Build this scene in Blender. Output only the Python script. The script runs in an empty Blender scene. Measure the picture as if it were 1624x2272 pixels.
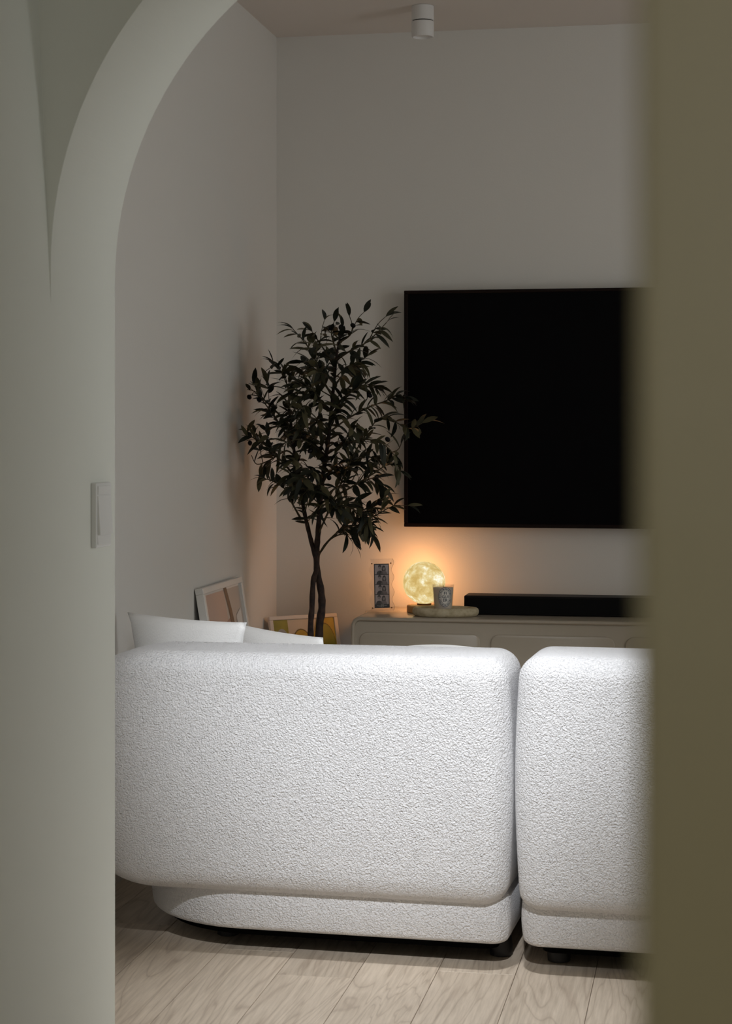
import bpy, bmesh, math, random
from mathutils import Vector, Matrix, Euler
PI = math.pi
S = bpy.context.scene
C = S.collection
random.seed(11)

# ------------------------------------------------------------------ camera
CAM_H = 1.2; YAW = math.radians(10.4); FPX = 4200.0; HOR = 960.0
cd = bpy.data.cameras.new('camera'); cam = bpy.data.objects.new('camera', cd); C.objects.link(cam)
cam.location = (0, 0, CAM_H); cam.rotation_euler = (PI/2, 0, YAW)
cd.sensor_fit = 'VERTICAL'; cd.sensor_height = 36.0; cd.sensor_width = 36.0*1624/2272
cd.lens = FPX/2272*36.0
cd.shift_y = -(1136-HOR)/2272
cd.clip_start = 0.01
cd.dof.use_dof = True; cd.dof.focus_distance = 5.4; cd.dof.aperture_fstop = 66.5/6.6
S.camera = cam

# ------------------------------------------------------------------ world, big lights, exposure
S.view_settings.view_transform = 'Standard'; S.view_settings.look = 'None'
S.view_settings.exposure = 0.0; S.view_settings.gamma = 1.0
S.view_settings.use_curve_mapping = False
S.cycles.max_bounces = 6; S.cycles.diffuse_bounces = 4; S.cycles.glossy_bounces = 2; S.cycles.transmission_bounces = 2; S.cycles.transparent_max_bounces = 8
S.cycles.caustics_reflective = False; S.cycles.caustics_refractive = False; S.cycles.adaptive_threshold = .06; S.cycles.adaptive_min_samples = 16
w = bpy.data.worlds.new('world'); S.world = w; w.use_nodes = True
bg = w.node_tree.nodes['Background']; bg.inputs[0].default_value = (.78, .88, 1, 1); bg.inputs[1].default_value = 0.35

def area(name, loc, rot, sx, sy, power, col):
    l = bpy.data.lights.new(name, 'AREA'); l.shape = 'RECTANGLE'; l.size = sx; l.size_y = sy
    l.energy = power; l.color = col
    o = bpy.data.objects.new(name, l); C.objects.link(o); o.location = loc; o.rotation_euler = rot
    return o
# daylight through the curtained living room window (right wall); the next two are added fill
area('daylight_living', (2.74, 4.15, 1.35), (0, PI/2, 0), 1.85, 1.15, 20.5, (.95, .98, 1.0))
area('daylight_kitchen', (2.74, 1.70, 1.50), (0, PI/2, 0), 1.15, 1.15, 7.0, (.96, 1.0, .97))  # invented source, fills the hallway wall and arch reveal from the right
area('daylight_rear', (.35, -1.94, 1.65), (PI/2, 0, 0), 1.1, 1.1, 11.5, (1.0, .98, .90))  # invented source behind the camera, brightens the near wall end and arch face

# ------------------------------------------------------------------ node helpers
def mat(name, col, rough=.6, spec=.5, metal=0.0):
    m = bpy.data.materials.new(name); m.use_nodes = True
    b = m.node_tree.nodes['Principled BSDF']
    b.inputs['Base Color'].default_value = (*col, 1); b.inputs['Roughness'].default_value = rough
    b.inputs['Specular IOR Level'].default_value = spec; b.inputs['Metallic'].default_value = metal
    return m
def nd(m, t, **kw):
    n = m.node_tree.nodes.new(t)
    for k, v in kw.items():
        if k in n.inputs: n.inputs[k].default_value = v
        else: setattr(n, k, v)
    return n
def ln(m, a, b): m.node_tree.links.new(a, b)
def bsdf(m): return m.node_tree.nodes['Principled BSDF']
def bump(m, scale, strength, dist, detail=3, rough=.5, coord='Object'):
    tc = nd(m, 'ShaderNodeTexCoord'); n = nd(m, 'ShaderNodeTexNoise', Scale=scale, Detail=detail, Roughness=rough)
    ln(m, tc.outputs[coord], n.inputs['Vector'])
    b = nd(m, 'ShaderNodeBump', Strength=strength, Distance=dist)
    ln(m, n.outputs['Fac'], b.inputs['Height']); ln(m, b.outputs['Normal'], bsdf(m).inputs['Normal'])
    return n
def ramp(m, stops):
    r = nd(m, 'ShaderNodeValToRGB'); e = r.color_ramp.elements
    while len(e) < len(stops): e.new(.5)
    for i, (p, c) in enumerate(stops): e[i].position = p; e[i].color = (*c, 1)
    return r
def noisecol(m, scale, stops, detail=4, rough=.55, coord='Object'):
    tc = nd(m, 'ShaderNodeTexCoord'); n = nd(m, 'ShaderNodeTexNoise', Scale=scale, Detail=detail, Roughness=rough)
    ln(m, tc.outputs[coord], n.inputs['Vector']); r = ramp(m, stops)
    ln(m, n.outputs['Fac'], r.inputs[0]); ln(m, r.outputs[0], bsdf(m).inputs['Base Color'])
    return r

M = {}
M['wall'] = mat('wall_paint', (.775, .785, .72), .85, .2); bump(M['wall'], 220, .12, .002)
M['wall_room'] = mat('room_wallpaper', (.78, .755, .71), .85, .2); bump(M['wall_room'], 160, .15, .002)
M['ceil'] = mat('ceiling_paint', (.78, .72, .665), .9, .2); bump(M['ceil'], 120, .1, .002)
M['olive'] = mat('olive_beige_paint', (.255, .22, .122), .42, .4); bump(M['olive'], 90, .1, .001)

# boucle
def boucle(name, col, strength, dist):
    m = mat(name, col, .95, .15)
    b = bsdf(m); b.inputs['Sheen Weight'].default_value = .25; b.inputs['Sheen Roughness'].default_value = .5
    tc = nd(m, 'ShaderNodeTexCoord')
    n1 = nd(m, 'ShaderNodeTexNoise', Scale=205.0, Detail=2.0, Roughness=.5, Distortion=.8)
    n2 = nd(m, 'ShaderNodeTexVoronoi', Scale=260.0, Randomness=1.0)
    n3 = nd(m, 'ShaderNodeTexNoise', Scale=9.0, Detail=2.0)
    for n in (n1, n2, n3): ln(m, tc.outputs['Object'], n.inputs['Vector'])
    a = nd(m, 'ShaderNodeMath', operation='MULTIPLY_ADD'); ln(m, n2.outputs['Distance'], a.inputs[0]); a.inputs[1].default_value = -.35
    ln(m, n1.outputs['Fac'], a.inputs[2])
    a2 = nd(m, 'ShaderNodeMath', operation='MULTIPLY_ADD'); ln(m, n3.outputs['Fac'], a2.inputs[0]); a2.inputs[1].default_value = .25
    ln(m, a.outputs[0], a2.inputs[2])
    bp = nd(m, 'ShaderNodeBump', Strength=strength, Distance=dist)
    ln(m, a2.outputs[0], bp.inputs['Height']); ln(m, bp.outputs['Normal'], b.inputs['Normal'])
    return m
M['boucle'] = boucle('white_boucle', (.86, .85, .855), .95, .007)
M['cushion'] = boucle('cushion_linen', (.93, .92, .90), .35, .003)
M['foot'] = mat('black_plastic', (.012, .011, .011), .5)
M['under'] = mat('black_underlay', (.004, .004, .004), 1, .0)  # black that stands in for shade below the sofa
M['thread'] = mat('seam_thread', (.62, .6, .58), .9)

# floor plank: oak vinyl, grain differs plank by plank
m = M['plank'] = mat('oak_plank', (.4, .33, .26), .42, .4)
tc = nd(m, 'ShaderNodeTexCoord'); oi = nd(m, 'ShaderNodeObjectInfo')
cmb = nd(m, 'ShaderNodeCombineXYZ'); mu = nd(m, 'ShaderNodeMath', operation='MULTIPLY'); mu.inputs[1].default_value = 37.0
ln(m, oi.outputs['Random'], mu.inputs[0]); ln(m, mu.outputs[0], cmb.inputs[0]); ln(m, mu.outputs[0], cmb.inputs[2])
mp = nd(m, 'ShaderNodeMapping'); ln(m, tc.outputs['Object'], mp.inputs['Vector']); ln(m, cmb.outputs[0], mp.inputs['Location'])
mp.inputs['Scale'].default_value = (1, .085, 1)
nb = nd(m, 'ShaderNodeTexNoise', Scale=6.5, Detail=3.0, Roughness=.55, Distortion=.9); ln(m, mp.outputs[0], nb.inputs['Vector'])
mr = nd(m, 'ShaderNodeMath', operation='MULTIPLY'); ln(m, nb.outputs['Fac'], mr.inputs[0]); mr.inputs[1].default_value = 17.0
fr = nd(m, 'ShaderNodeMath', operation='PINGPONG'); ln(m, mr.outputs[0], fr.inputs[0]); fr.inputs[1].default_value = .5
mp2 = nd(m, 'ShaderNodeMapping'); ln(m, tc.outputs['Object'], mp2.inputs['Vector']); ln(m, cmb.outputs[0], mp2.inputs['Location']); mp2.inputs['Scale'].default_value = (1, .05, 1)
nf = nd(m, 'ShaderNodeTexNoise', Scale=120.0, Detail=4.0, Roughness=.65); ln(m, mp2.outputs[0], nf.inputs['Vector'])
r1 = ramp(m, [(0, (.53, .43, .335)), (.25, (.65, .545, .43)), (1, (.70, .59, .47))]); fr2 = nd(m, 'ShaderNodeMath', operation='MULTIPLY'); ln(m, fr.outputs[0], fr2.inputs[0]); fr2.inputs[1].default_value = 2.0
ln(m, fr2.outputs[0], r1.inputs[0])
r2 = ramp(m, [(.3, (.80, .78, .76)), (.65, (1.08, 1.08, 1.08))]); ln(m, nf.outputs['Fac'], r2.inputs[0])
mx = nd(m, 'ShaderNodeMix', data_type='RGBA', blend_type='MULTIPLY'); mx.inputs[0].default_value = .85
ln(m, r1.outputs[0], mx.inputs[6]); ln(m, r2.outputs[0], mx.inputs[7])
hv = nd(m, 'ShaderNodeHueSaturation'); mr2 = nd(m, 'ShaderNodeMapRange'); ln(m, oi.outputs['Random'], mr2.inputs[0]); mr2.inputs[3].default_value = .86; mr2.inputs[4].default_value = 1.10
ln(m, mr2.outputs[0], hv.inputs['Value']); ln(m, mx.outputs[2], hv.inputs['Color']); ln(m, hv.outputs[0], bsdf(m).inputs['Base Color'])
bp = nd(m, 'ShaderNodeBump', Strength=.25, Distance=.001); ln(m, nf.outputs['Fac'], bp.inputs['Height']); ln(m, bp.outputs[0], bsdf(m).inputs['Normal'])
M['joint'] = mat('plank_joint', (.30, .235, .175), .8)

M['screen'] = mat('tv_screen', (.0015, .0012, .002), .3, .06)
M['bezel'] = mat('tv_bezel', (.008, .003, .002), .45, .15)
M['black'] = mat('soundbar_black', (.004, .0035, .004), .5, .2)
M['blackcloth'] = mat('speaker_cloth', (.004, .004, .004), .9, .2); bump(M['blackcloth'], 900, .4, .001)
M['cab'] = mat('beige_lacquer', (.40, .345, .27), .22, .5); bump(M['cab'], 30, .02, .001)
M['cabdoor'] = mat('beige_lacquer_door', (.385, .33, .255), .28, .5)
M['lampwhite'] = mat('white_powder_coat', (.80, .78, .76), .5); bump(M['lampwhite'], 400, .05, .001)
M['groove'] = mat('dark_groove', (.03, .025, .02), .6)
M['woodbase'] = mat('lamp_wood', (.5, .27, .10), .5); noisecol(M['woodbase'], 40, [(.3, (.42, .2, .07)), (.7, (.6, .33, .13))])
M['brass'] = mat('brass_stud', (.16, .09, .03), .4, .5, .8)
M['strip'] = mat('photo_black', (.02, .018, .024), .35)
M['photo'] = mat('photo_grey', (.66, .57, .60), .4); 
M['photodark'] = mat('photo_dark', (.07, .058, .066), .4)
M['photomid'] = mat('photo_mid', (.30, .25, .265), .4)
M['photoface'] = mat('photo_face', (.46, .39, .41), .4)
M['photowhite'] = mat('photo_print_white', (.75, .72, .72), .4)
M['tray'] = mat('travertine', (.55, .46, .30), .7); noisecol(M['tray'], 55, [(.3, (.36, .29, .17)), (.5, (.50, .42, .27)), (.75, (.60, .52, .36))]); 
M['wax'] = mat('candle_wax', (.92, .82, .70), .5); bsdf(M['wax']).inputs['Subsurface Weight'].default_value = .7; bsdf(M['wax']).inputs['Subsurface Radius'].default_value = (1, .6, .3); bsdf(M['wax']).inputs['Subsurface Scale'].default_value = .03
M['label'] = mat('candle_label', (.82, .77, .70), .6)
M['ink'] = mat('label_ink', (.09, .10, .11), .6)
M['wick'] = mat('wick', (.05, .04, .03), .9)
M['bark'] = mat('bark', (.032, .017, .012), .85); noisecol(M['bark'], 60, [(.35, (.012, .007, .006)), (.7, (.05, .026, .018))]); bump(M['bark'], 90, .6, .004)
M['twig'] = mat('twig', (.06, .045, .02), .8)
M['olivefruit'] = mat('olive_fruit', (.008, .007, .008), .5, .15)
m = M['leaf'] = mat('olive_leaf', (.03, .035, .015), .55, .3)
oi = nd(m, 'ShaderNodeObjectInfo'); gi = nd(m, 'ShaderNodeNewGeometry'); ad = nd(m, 'ShaderNodeMath', operation='ADD'); fm = nd(m, 'ShaderNodeMath', operation='FRACT')
ln(m, oi.outputs['Random'], ad.inputs[0]); ln(m, gi.outputs['Random Per Island'], ad.inputs[1]); ln(m, ad.outputs[0], fm.inputs[0])
r = ramp(m, [(0, (.010, .013, .008)), (.45, (.020, .022, .012)), (.7, (.05, .047, .022)), (1, (.115, .10, .05))]); ln(m, fm.outputs[0], r.inputs[0]); ln(m, r.outputs[0], bsdf(m).inputs['Base Color'])
M['pot'] = mat('ceramic_pot', (.6, .57, .53), .6); bump(M['pot'], 60, .2, .002)
M['soil'] = mat('soil', (.04, .028, .02), 1); bump(M['soil'], 120, .8, .01)
M['frame'] = mat('white_frame', (.80, .77, .73), .45)
M['framepink'] = mat('cream_frame', (.78, .68, .60), .5)
M['mdf'] = mat('frame_backing', (.06, .035, .025), .9)
M['a_pink'] = mat('print_blush', (.62, .44, .36), .5); M['a_brown'] = mat('print_umber', (.16, .105, .075), .5)
M['a_grey'] = mat('print_greige', (.56, .48, .42), .5); M['a_rose'] = mat('print_rose', (.42, .25, .20), .5); M['a_paper'] = mat('print_paper', (.78, .74, .70), .5)
def wash(name, c1, c2, s=14):
    k = mat(name, c1, .55); noisecol(k, s, [(.3, c1), (.7, c2)]); M[name] = k
wash('c_yellow', (.50, .30, .03), (.62, .44, .06)); wash('c_green', (.28, .25, .03), (.42, .36, .05)); wash('c_blue', (.36, .36, .36), (.44, .42, .40))
wash('c_orange', (.55, .22, .04), (.66, .34, .08)); wash('c_pink', (.62, .30, .20), (.62, .36, .22)); wash('c_cream', (.66, .53, .40), (.72, .60, .46)); wash('c_line', (.16, .10, .02), (.22, .14, .03))
M['switch'] = mat('switch_plastic', (.79, .785, .76), .45)
M['winframe'] = mat('window_frame', (.8, .8, .8), .4)
# thin clear acrylic / glass
def clear(name, tint, f0=.06, rough=.03):
    m = bpy.data.materials.new(name); m.use_nodes = True; nt = m.node_tree; nt.nodes.remove(bsdf(m))
    t = nd(m, 'ShaderNodeBsdfTransparent'); t.inputs[0].default_value = (*tint, 1); g = nd(m, 'ShaderNodeBsdfGlossy'); g.inputs['Roughness'].default_value = rough
    lw = nd(m, 'ShaderNodeLayerWeight', Blend=.5); pw = nd(m, 'ShaderNodeMath', operation='POWER'); pw.inputs[1].default_value = 4.0; ln(m, lw.outputs['Facing'], pw.inputs[0])
    fz = nd(m, 'ShaderNodeMath', operation='MULTIPLY_ADD'); fz.inputs[1].default_value = .55; fz.inputs[2].default_value = .03; ln(m, pw.outputs[0], fz.inputs[0]); mx = nd(m, 'ShaderNodeMixShader')
    ln(m, fz.outputs[0], mx.inputs[0]); ln(m, t.outputs[0], mx.inputs[1]); ln(m, g.outputs[0], mx.inputs[2]); ln(m, mx.outputs[0], nt.nodes['Material Output'].inputs[0])
    return m
M['acrylic'] = clear('clear_acrylic', (.97, .97, .97)); M['glass'] = clear('candle_glass', (.94, .93, .92)); M['pane'] = clear('window_pane', (.95, .97, 1))
# moon: printed glowing shell
m = M['moon'] = mat('moon_shell', (.8, .7, .45), .7)
tc = nd(m, 'ShaderNodeTexCoord')
n1 = nd(m, 'ShaderNodeTexNoise', Scale=26.0, Detail=6.0, Roughness=.66, Distortion=.25); ln(m, tc.outputs['Object'], n1.inputs['Vector'])
r = ramp(m, [(.36, (.74, .50, .15)), (.50, (.92, .70, .29)), (.57, (1.05, .90, .50)), (.655, (1.35, 1.3, 1.1))]); ln(m, n1.outputs['Fac'], r.inputs[0])
ln(m, r.outputs[0], bsdf(m).inputs['Emission Color']); bsdf(m).inputs['Emission Strength'].default_value = .80
bsdf(m).inputs['Base Color'].default_value = (.10, .08, .05, 1)
M['led'] = mat('lamp_lens', (.9, .9, .9), .3); bsdf(M['led']).inputs['Emission Color'].default_value = (1, .97, .93, 1); bsdf(M['led']).inputs['Emission Strength'].default_value = 6.0  # glowing lens of the added spotlights only
M['lens_off'] = mat('lamp_lens_off', (.5, .5, .5), .2)

# ------------------------------------------------------------------ object helpers
def lk(name, me, m, parent=None, smooth=False):
    o = bpy.data.objects.new(name, me); C.objects.link(o)
    for k in (m if isinstance(m, (list, tuple)) else [m]): me.materials.append(M[k])
    if parent: o.parent = parent
    if smooth:
        for p in me.polygons: p.use_smooth = True
    return o
def bmo(name, bm, m, parent=None, smooth=False):
    bmesh.ops.recalc_face_normals(bm, faces=bm.faces)
    me = bpy.data.meshes.new(name); bm.to_mesh(me); bm.free()
    return lk(name, me, m, parent, smooth)
def pyd(name, v, f, m, parent=None, smooth=False):
    me = bpy.data.meshes.new(name); me.from_pydata([tuple(p) for p in v], [], f); me.update()
    bm = bmesh.new(); bm.from_mesh(me); bmesh.ops.recalc_face_normals(bm, faces=bm.faces); bm.to_mesh(me); bm.free()
    return lk(name, me, m, parent, smooth)
def box(bm, x0, x1, y0, y1, z0, z1, bev=0, seg=2):
    r = bmesh.ops.create_cube(bm, size=1); vs = r['verts']
    for v in vs: v.co = Vector(((x0+x1)/2+v.co.x*(x1-x0), (y0+y1)/2+v.co.y*(y1-y0), (z0+z1)/2+v.co.z*(z1-z0)))
    if bev:
        es = list({e for v in vs for e in v.link_edges}); bmesh.ops.bevel(bm, geom=es, offset=bev, segments=seg, affect='EDGES', profile=.5)
def boxo(name, x0, x1, y0, y1, z0, z1, m, parent=None, bev=0, seg=2, smooth=False):
    bm = bmesh.new(); box(bm, x0, x1, y0, y1, z0, z1, bev, seg); return bmo(name, bm, m, parent, smooth)
def lathe(name, prof, m, parent=None, n=40, loc=(0, 0, 0)):
    v, f = [], []; k = len(prof)
    for i in range(n):
        a = 2*PI*i/n
        for (r_, z) in prof: v.append((loc[0]+r_*math.cos(a), loc[1]+r_*math.sin(a), loc[2]+z))
    for i in range(n):
        j = (i+1) % n
        for q in range(k-1): f.append((i*k+q, j*k+q, j*k+q+1, i*k+q+1))
    if prof[0][0] > 1e-6: f.append(tuple(i*k for i in range(n))[::-1])
    if prof[-1][0] > 1e-6: f.append(tuple(i*k+k-1 for i in range(n)))
    o = pyd(name, v, f, m, parent, True)
    md = o.modifiers.new('es', 'EDGE_SPLIT'); md.split_angle = math.radians(40)
    return o
def tube(name, pts, rads, m, parent=None, n=8):
    v, f = [], []; pts = [Vector(p) for p in pts]
    for i, p in enumerate(pts):
        t = (pts[min(i+1, len(pts)-1)]-pts[max(i-1, 0)]).normalized()
        a = t.cross(Vector((0, 1, .13))).normalized(); b = t.cross(a).normalized()
        for k in range(n):
            an = 2*PI*k/n; v.append(p+(a*math.cos(an)+b*math.sin(an))*rads[i])
    for i in range(len(pts)-1):
        for k in range(n):
            q = (k+1) % n; f.append((i*n+k, i*n+q, (i+1)*n+q, (i+1)*n+k))
    f.append(tuple(range(n))[::-1]); f.append(tuple((len(pts)-1)*n+k for k in range(n)))
    return pyd(name, v, f, m, parent, True)
def smoothline(pts, sub=6):
    P = [Vector(p) for p in pts]; out = []
    for i in range(len(P)-1):
        p0, p1, p2, p3 = P[max(i-1, 0)], P[i], P[i+1], P[min(i+2, len(P)-1)]
        for s in range(sub):
            t = s/sub
            out.append(.5*((2*p1)+(p2-p0)*t+(2*p0-5*p1+4*p2-p3)*t*t+(3*p1-p0-3*p2+p3)*t**3))
    out.append(P[-1]); return out
def rrect(x0, x1, y0, y1, rad, n=8):
    """rounded rectangle outline, rad = radii at (x0,y0),(x1,y0),(x1,y1),(x0,y1), counter-clockwise"""
    cs = [((x0, y0), PI, rad[0]), ((x1, y0), 1.5*PI, rad[1]), ((x1, y1), 0, rad[2]), ((x0, y1), .5*PI, rad[3])]
    sg = [(1, 1), (-1, 1), (-1, -1), (1, -1)]; out = []
    for (p, a0, r_), s in zip(cs, sg):
        cx_, cy_ = p[0]+s[0]*r_, p[1]+s[1]*r_
        for i in range(n+1):
            a = a0+.5*PI*i/n; out.append((cx_+r_*math.cos(a), cy_+r_*math.sin(a)))
    return out
def rblock(name, x0, x1, y0, y1, z0, z1, rad, er, m, parent=None, n=10, es=5, bulge=0.0, axis='z', et=None, mids=8):
    """soft block: rounded plan, rounded top and bottom edges (er bottom, et top), sides bulging a little"""
    et = er if et is None else et
    lev = []
    for i in range(es+1):
        a = .5*PI*i/es; lev.append((er*(1-math.sin(a)), z0+er*(1-math.cos(a))))
    for i in range(1, mids): lev.append((0, z0+er+(z1-et-z0-er)*i/mids))
    for i in range(es, -1, -1):
        a = .5*PI*i/es; lev.append((et*(1-math.sin(a)), z1-et*(1-math.cos(a))))
    v, f = [], []
    N = 4*(n+1)
    for e, z in lev:
        t = (z-z0)/(z1-z0); e2 = e-bulge*math.sin(PI*t)
        for (px, py) in rrect(x0+e2, x1-e2, y0+e2, y1-e2, [max(q-e2, .004) for q in rad], n):
            v.append((px, py, z) if axis == 'z' else ((px, z, py) if axis == 'y' else (z, px, py)))
    for i in range(len(lev)-1):
        for k in range(N):
            q = (k+1) % N; f.append((i*N+k, i*N+q, (i+1)*N+q, (i+1)*N+k))
    f.append(tuple(range(N))[::-1]); f.append(tuple((len(lev)-1)*N+k for k in range(N)))
    return pyd(name, v, f, m, parent, True)
def prism(name, outl, y0, y1, m, parent=None, holes=None):
    """outline in x,z extruded along y"""
    n = len(outl); v = [(x, y0, z) for x, z in outl]+[(x, y1, z) for x, z in outl]
    f = [tuple(range(n)), tuple(range(2*n-1, n-1, -1))]+[(i, (i+1) % n, n+(i+1) % n, n+i) for i in range(n)]
    return pyd(name, v, f, m, parent)
def empty(name, loc, rot=(0, 0, 0)):
    o = bpy.data.objects.new(name, None); C.objects.link(o); o.location = loc; o.rotation_euler = rot; o.empty_display_size = .1; return o
def tag(o, label, cat, group=None, kind=None):
    o['label'] = label; o['category'] = cat
    if group: o['group'] = group
    if kind: o['kind'] = kind
    return o
def struct(o, label=None):
    o['kind'] = 'structure'
    if label: o['label'] = label
    return o
def at(px, py, Y):
    """point of the room at depth Y that stands at photo position px, py"""
    X = math.tan(math.atan((px-812)/FPX)-YAW)*Y; zc = -X*math.sin(YAW)+Y*math.cos(YAW)
    return Vector((X, Y, CAM_H-(py-HOR)*zc/FPX))

# ------------------------------------------------------------------ the room shell
CEIL = 2.635; WY = 6.70; LX = -1.56; RX = 2.70; JX = -1.125; YN = 3.116; YF = 3.472; BY = -1.9
struct(boxo('ceiling', LX-.15, RX+.15, BY-.15, WY+.15, CEIL, CEIL+.12, 'ceil'), 'flat matt ceiling')
struct(boxo('wall_tv', LX-.15, RX+.15, WY, WY+.15, -.1, CEIL, 'wall_room'), 'pale wall carrying the television')
struct(boxo('wall_left', LX-.15, LX, YF-.05, WY, -.1, CEIL, 'wall_room'), 'pale side wall left of the olive tree')
# right wall with a window opening (out of frame) for the daylight, plus one added for hallway fill
bm = bmesh.new(); wy0, wy1, wz0, wz1 = 3.55, 4.75, .4, 2.3
ky0, ky1, kz0, kz1 = 1.1, 2.3, .9, 2.1
box(bm, RX, RX+.12, BY, ky0, -.1, CEIL); box(bm, RX, RX+.12, ky0, ky1, -.1, kz0); box(bm, RX, RX+.12, ky0, ky1, kz1, CEIL); box(bm, RX, RX+.12, ky1, wy0, -.1, CEIL); box(bm, RX, RX+.12, wy1, WY, -.1, CEIL); box(bm, RX, RX+.12, wy0, wy1, -.1, wz0); box(bm, RX, RX+.12, wy0, wy1, wz1, CEIL)
struct(bmo('wall_right', bm, 'wall_room'))
bm = bmesh.new()
for a in (wy0, (wy0+wy1)/2-.025, wy1-.05): box(bm, RX+.06, RX+.10, a, a+.05, wz0, wz1)
for a in (wz0, wz1-.05): box(bm, RX+.06, RX+.10, wy0, wy1, a, a+.05)
wf = struct(bmo('window_1', bm, 'winframe'))
bm = bmesh.new()
for a in (ky0, (ky0+ky1)/2-.02, ky1-.04): box(bm, RX+.06, RX+.10, a, a+.04, kz0, kz1)
for a in (kz0, kz1-.04): box(bm, RX+.06, RX+.10, ky0, ky1, a, a+.04)
struct(bmo('window_3', bm, 'winframe'))  # unseen window added to go with the hallway fill
# arch wall: real curved opening through a thick wall
ACX, ACZ, AR = -.425, 1.488, .70
def arch():
    out = [(JX, -.1)]; nseg = 64
    for i in range(nseg+1):
        a = PI-PI*i/nseg; out.append((ACX+AR*math.cos(a), ACZ+AR*math.sin(a)))
    out.append((ACX+AR, -.1)); return out
ap = arch(); n = len(ap); v, f = [], []
outer = [(LX, -.1)]
for (x, z) in ap[1:-1]:
    t = (x-(ACX-AR))/(2*AR); outer.append((LX+(RX-LX)*t, CEIL))
outer[1] = (LX, CEIL); outer[-1] = (RX, CEIL); outer.append((RX, -.1))
for y in (YN, YF):
    v += [(x, y, z) for x, z in ap]+[(x, y, z) for x, z in outer]
for i in range(n-1):
    f.append((i, i+1, n+i+1, n+i)); f.append((2*n+i, 3*n+i, 3*n+i+1, 2*n+i+1))
    f.append((i, 2*n+i, 2*n+i+1, i+1)); f.append((n+i, n+i+1, 3*n+i+1, 3*n+i))
f += [(0, n, 3*n, 2*n), (n-1, 3*n-1, 4*n-1, 2*n-1)]
wa = struct(pyd('wall_arch', v, f, 'wall'), 'thick white wall with a round arched opening')
for p in wa.data.polygons: p.use_smooth = False
# hallway wall: flush with the arch reveal up to the springing, leaning back a little above it
hx = lambda z: JX if z < 1.42 else JX-.021*(z-1.42)/.5
zs = [-.1, .6, 1.42, 1.5, 1.6, 1.8, 2.0, CEIL]; v, f = [], []
for y in (BY, YN):
    for z in zs: v += [(hx(z), y, z), (LX, y, z)]
k = 2*len(zs)
for i in range(len(zs)-1):
    a = 2*i
    f += [(a, a+2, k+a+2, k+a), (a+1, k+a+1, k+a+3, a+3), (a, a+1, a+3, a+2), (k+a, k+a+2, k+a+3, k+a+1)]
f += [(0, k, k+1, 1), (2*len(zs)-2, 2*len(zs)-1, k+2*len(zs)-1, k+2*len(zs)-2)]
struct(pyd('wall_hallway', v, f, 'wall'), 'plain white hallway wall running up to the arch')
bm = bmesh.new(); rx0, rx1, rz0, rz1 = -.22, .92, 1.08, 2.22
box(bm, LX, rx0, BY-.12, BY, -.1, CEIL); box(bm, rx1, RX, BY-.12, BY, -.1, CEIL); box(bm, rx0, rx1, BY-.12, BY, -.1, rz0); box(bm, rx0, rx1, BY-.12, BY, rz1, CEIL)
struct(bmo('wall_rear', bm, 'wall'))
bm = bmesh.new()
for a in (rx0, (rx0+rx1)/2-.02, rx1-.04): box(bm, a, a+.04, BY-.11, BY-.07, rz0, rz1)
for a in (rz0, rz1-.04): box(bm, rx0, rx1, BY-.11, BY-.07, a, a+.04)
struct(bmo('window_2', bm, 'winframe'))  # unseen window added to go with the rear fill
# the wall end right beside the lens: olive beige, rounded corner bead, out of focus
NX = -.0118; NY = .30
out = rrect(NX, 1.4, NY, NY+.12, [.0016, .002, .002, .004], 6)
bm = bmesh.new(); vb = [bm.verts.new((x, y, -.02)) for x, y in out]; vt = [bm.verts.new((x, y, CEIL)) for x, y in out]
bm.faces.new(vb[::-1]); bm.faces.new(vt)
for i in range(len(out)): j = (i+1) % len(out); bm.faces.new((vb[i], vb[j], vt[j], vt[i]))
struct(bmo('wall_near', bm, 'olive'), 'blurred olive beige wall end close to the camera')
# floor: planks laid one by one over a dark joint bed
fl = struct(boxo('floor', LX-.15, RX+.15, BY-.15, WY+.15, -.12, -.004, 'joint'), 'pale oak plank floor')
PW = .1735; PL = 1.22
pm = bpy.data.meshes.new('plank'); bm = bmesh.new(); box(bm, .0006, PW-.0006, .0006, PL-.0006, -.008, 0)
bmesh.ops.bevel(bm, geom=[e for e in bm.edges if min(q.co.z for q in e.verts) > -.001], offset=.0007, segments=1, affect='EDGES')
bmesh.ops.recalc_face_normals(bm, faces=bm.faces); bm.to_mesh(pm); bm.free(); pm.materials.append(M['plank'])
ends = {0: 4.18, -1: 4.62, -2: 4.09, -3: 4.27, -4: 4.75, -5: 4.45, 1: 4.68, 2: 4.36}
i0 = int(math.floor((LX+.605)/PW)); i1 = int(math.ceil((RX+.605)/PW))
for i in range(i0, i1):
    e = ends.get(i, 4.1+((i*.37) % 1)*PL)
    for j in range(-6, 4):
        y = e+j*PL; x = -.605+i*PW
        if y > WY or y+PL < BY: continue
        if x > .9 and y < 2.6: continue
        o = bpy.data.objects.new('plank', pm); C.objects.link(o); o.parent = fl; o.location = (x, y, 0)

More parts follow.
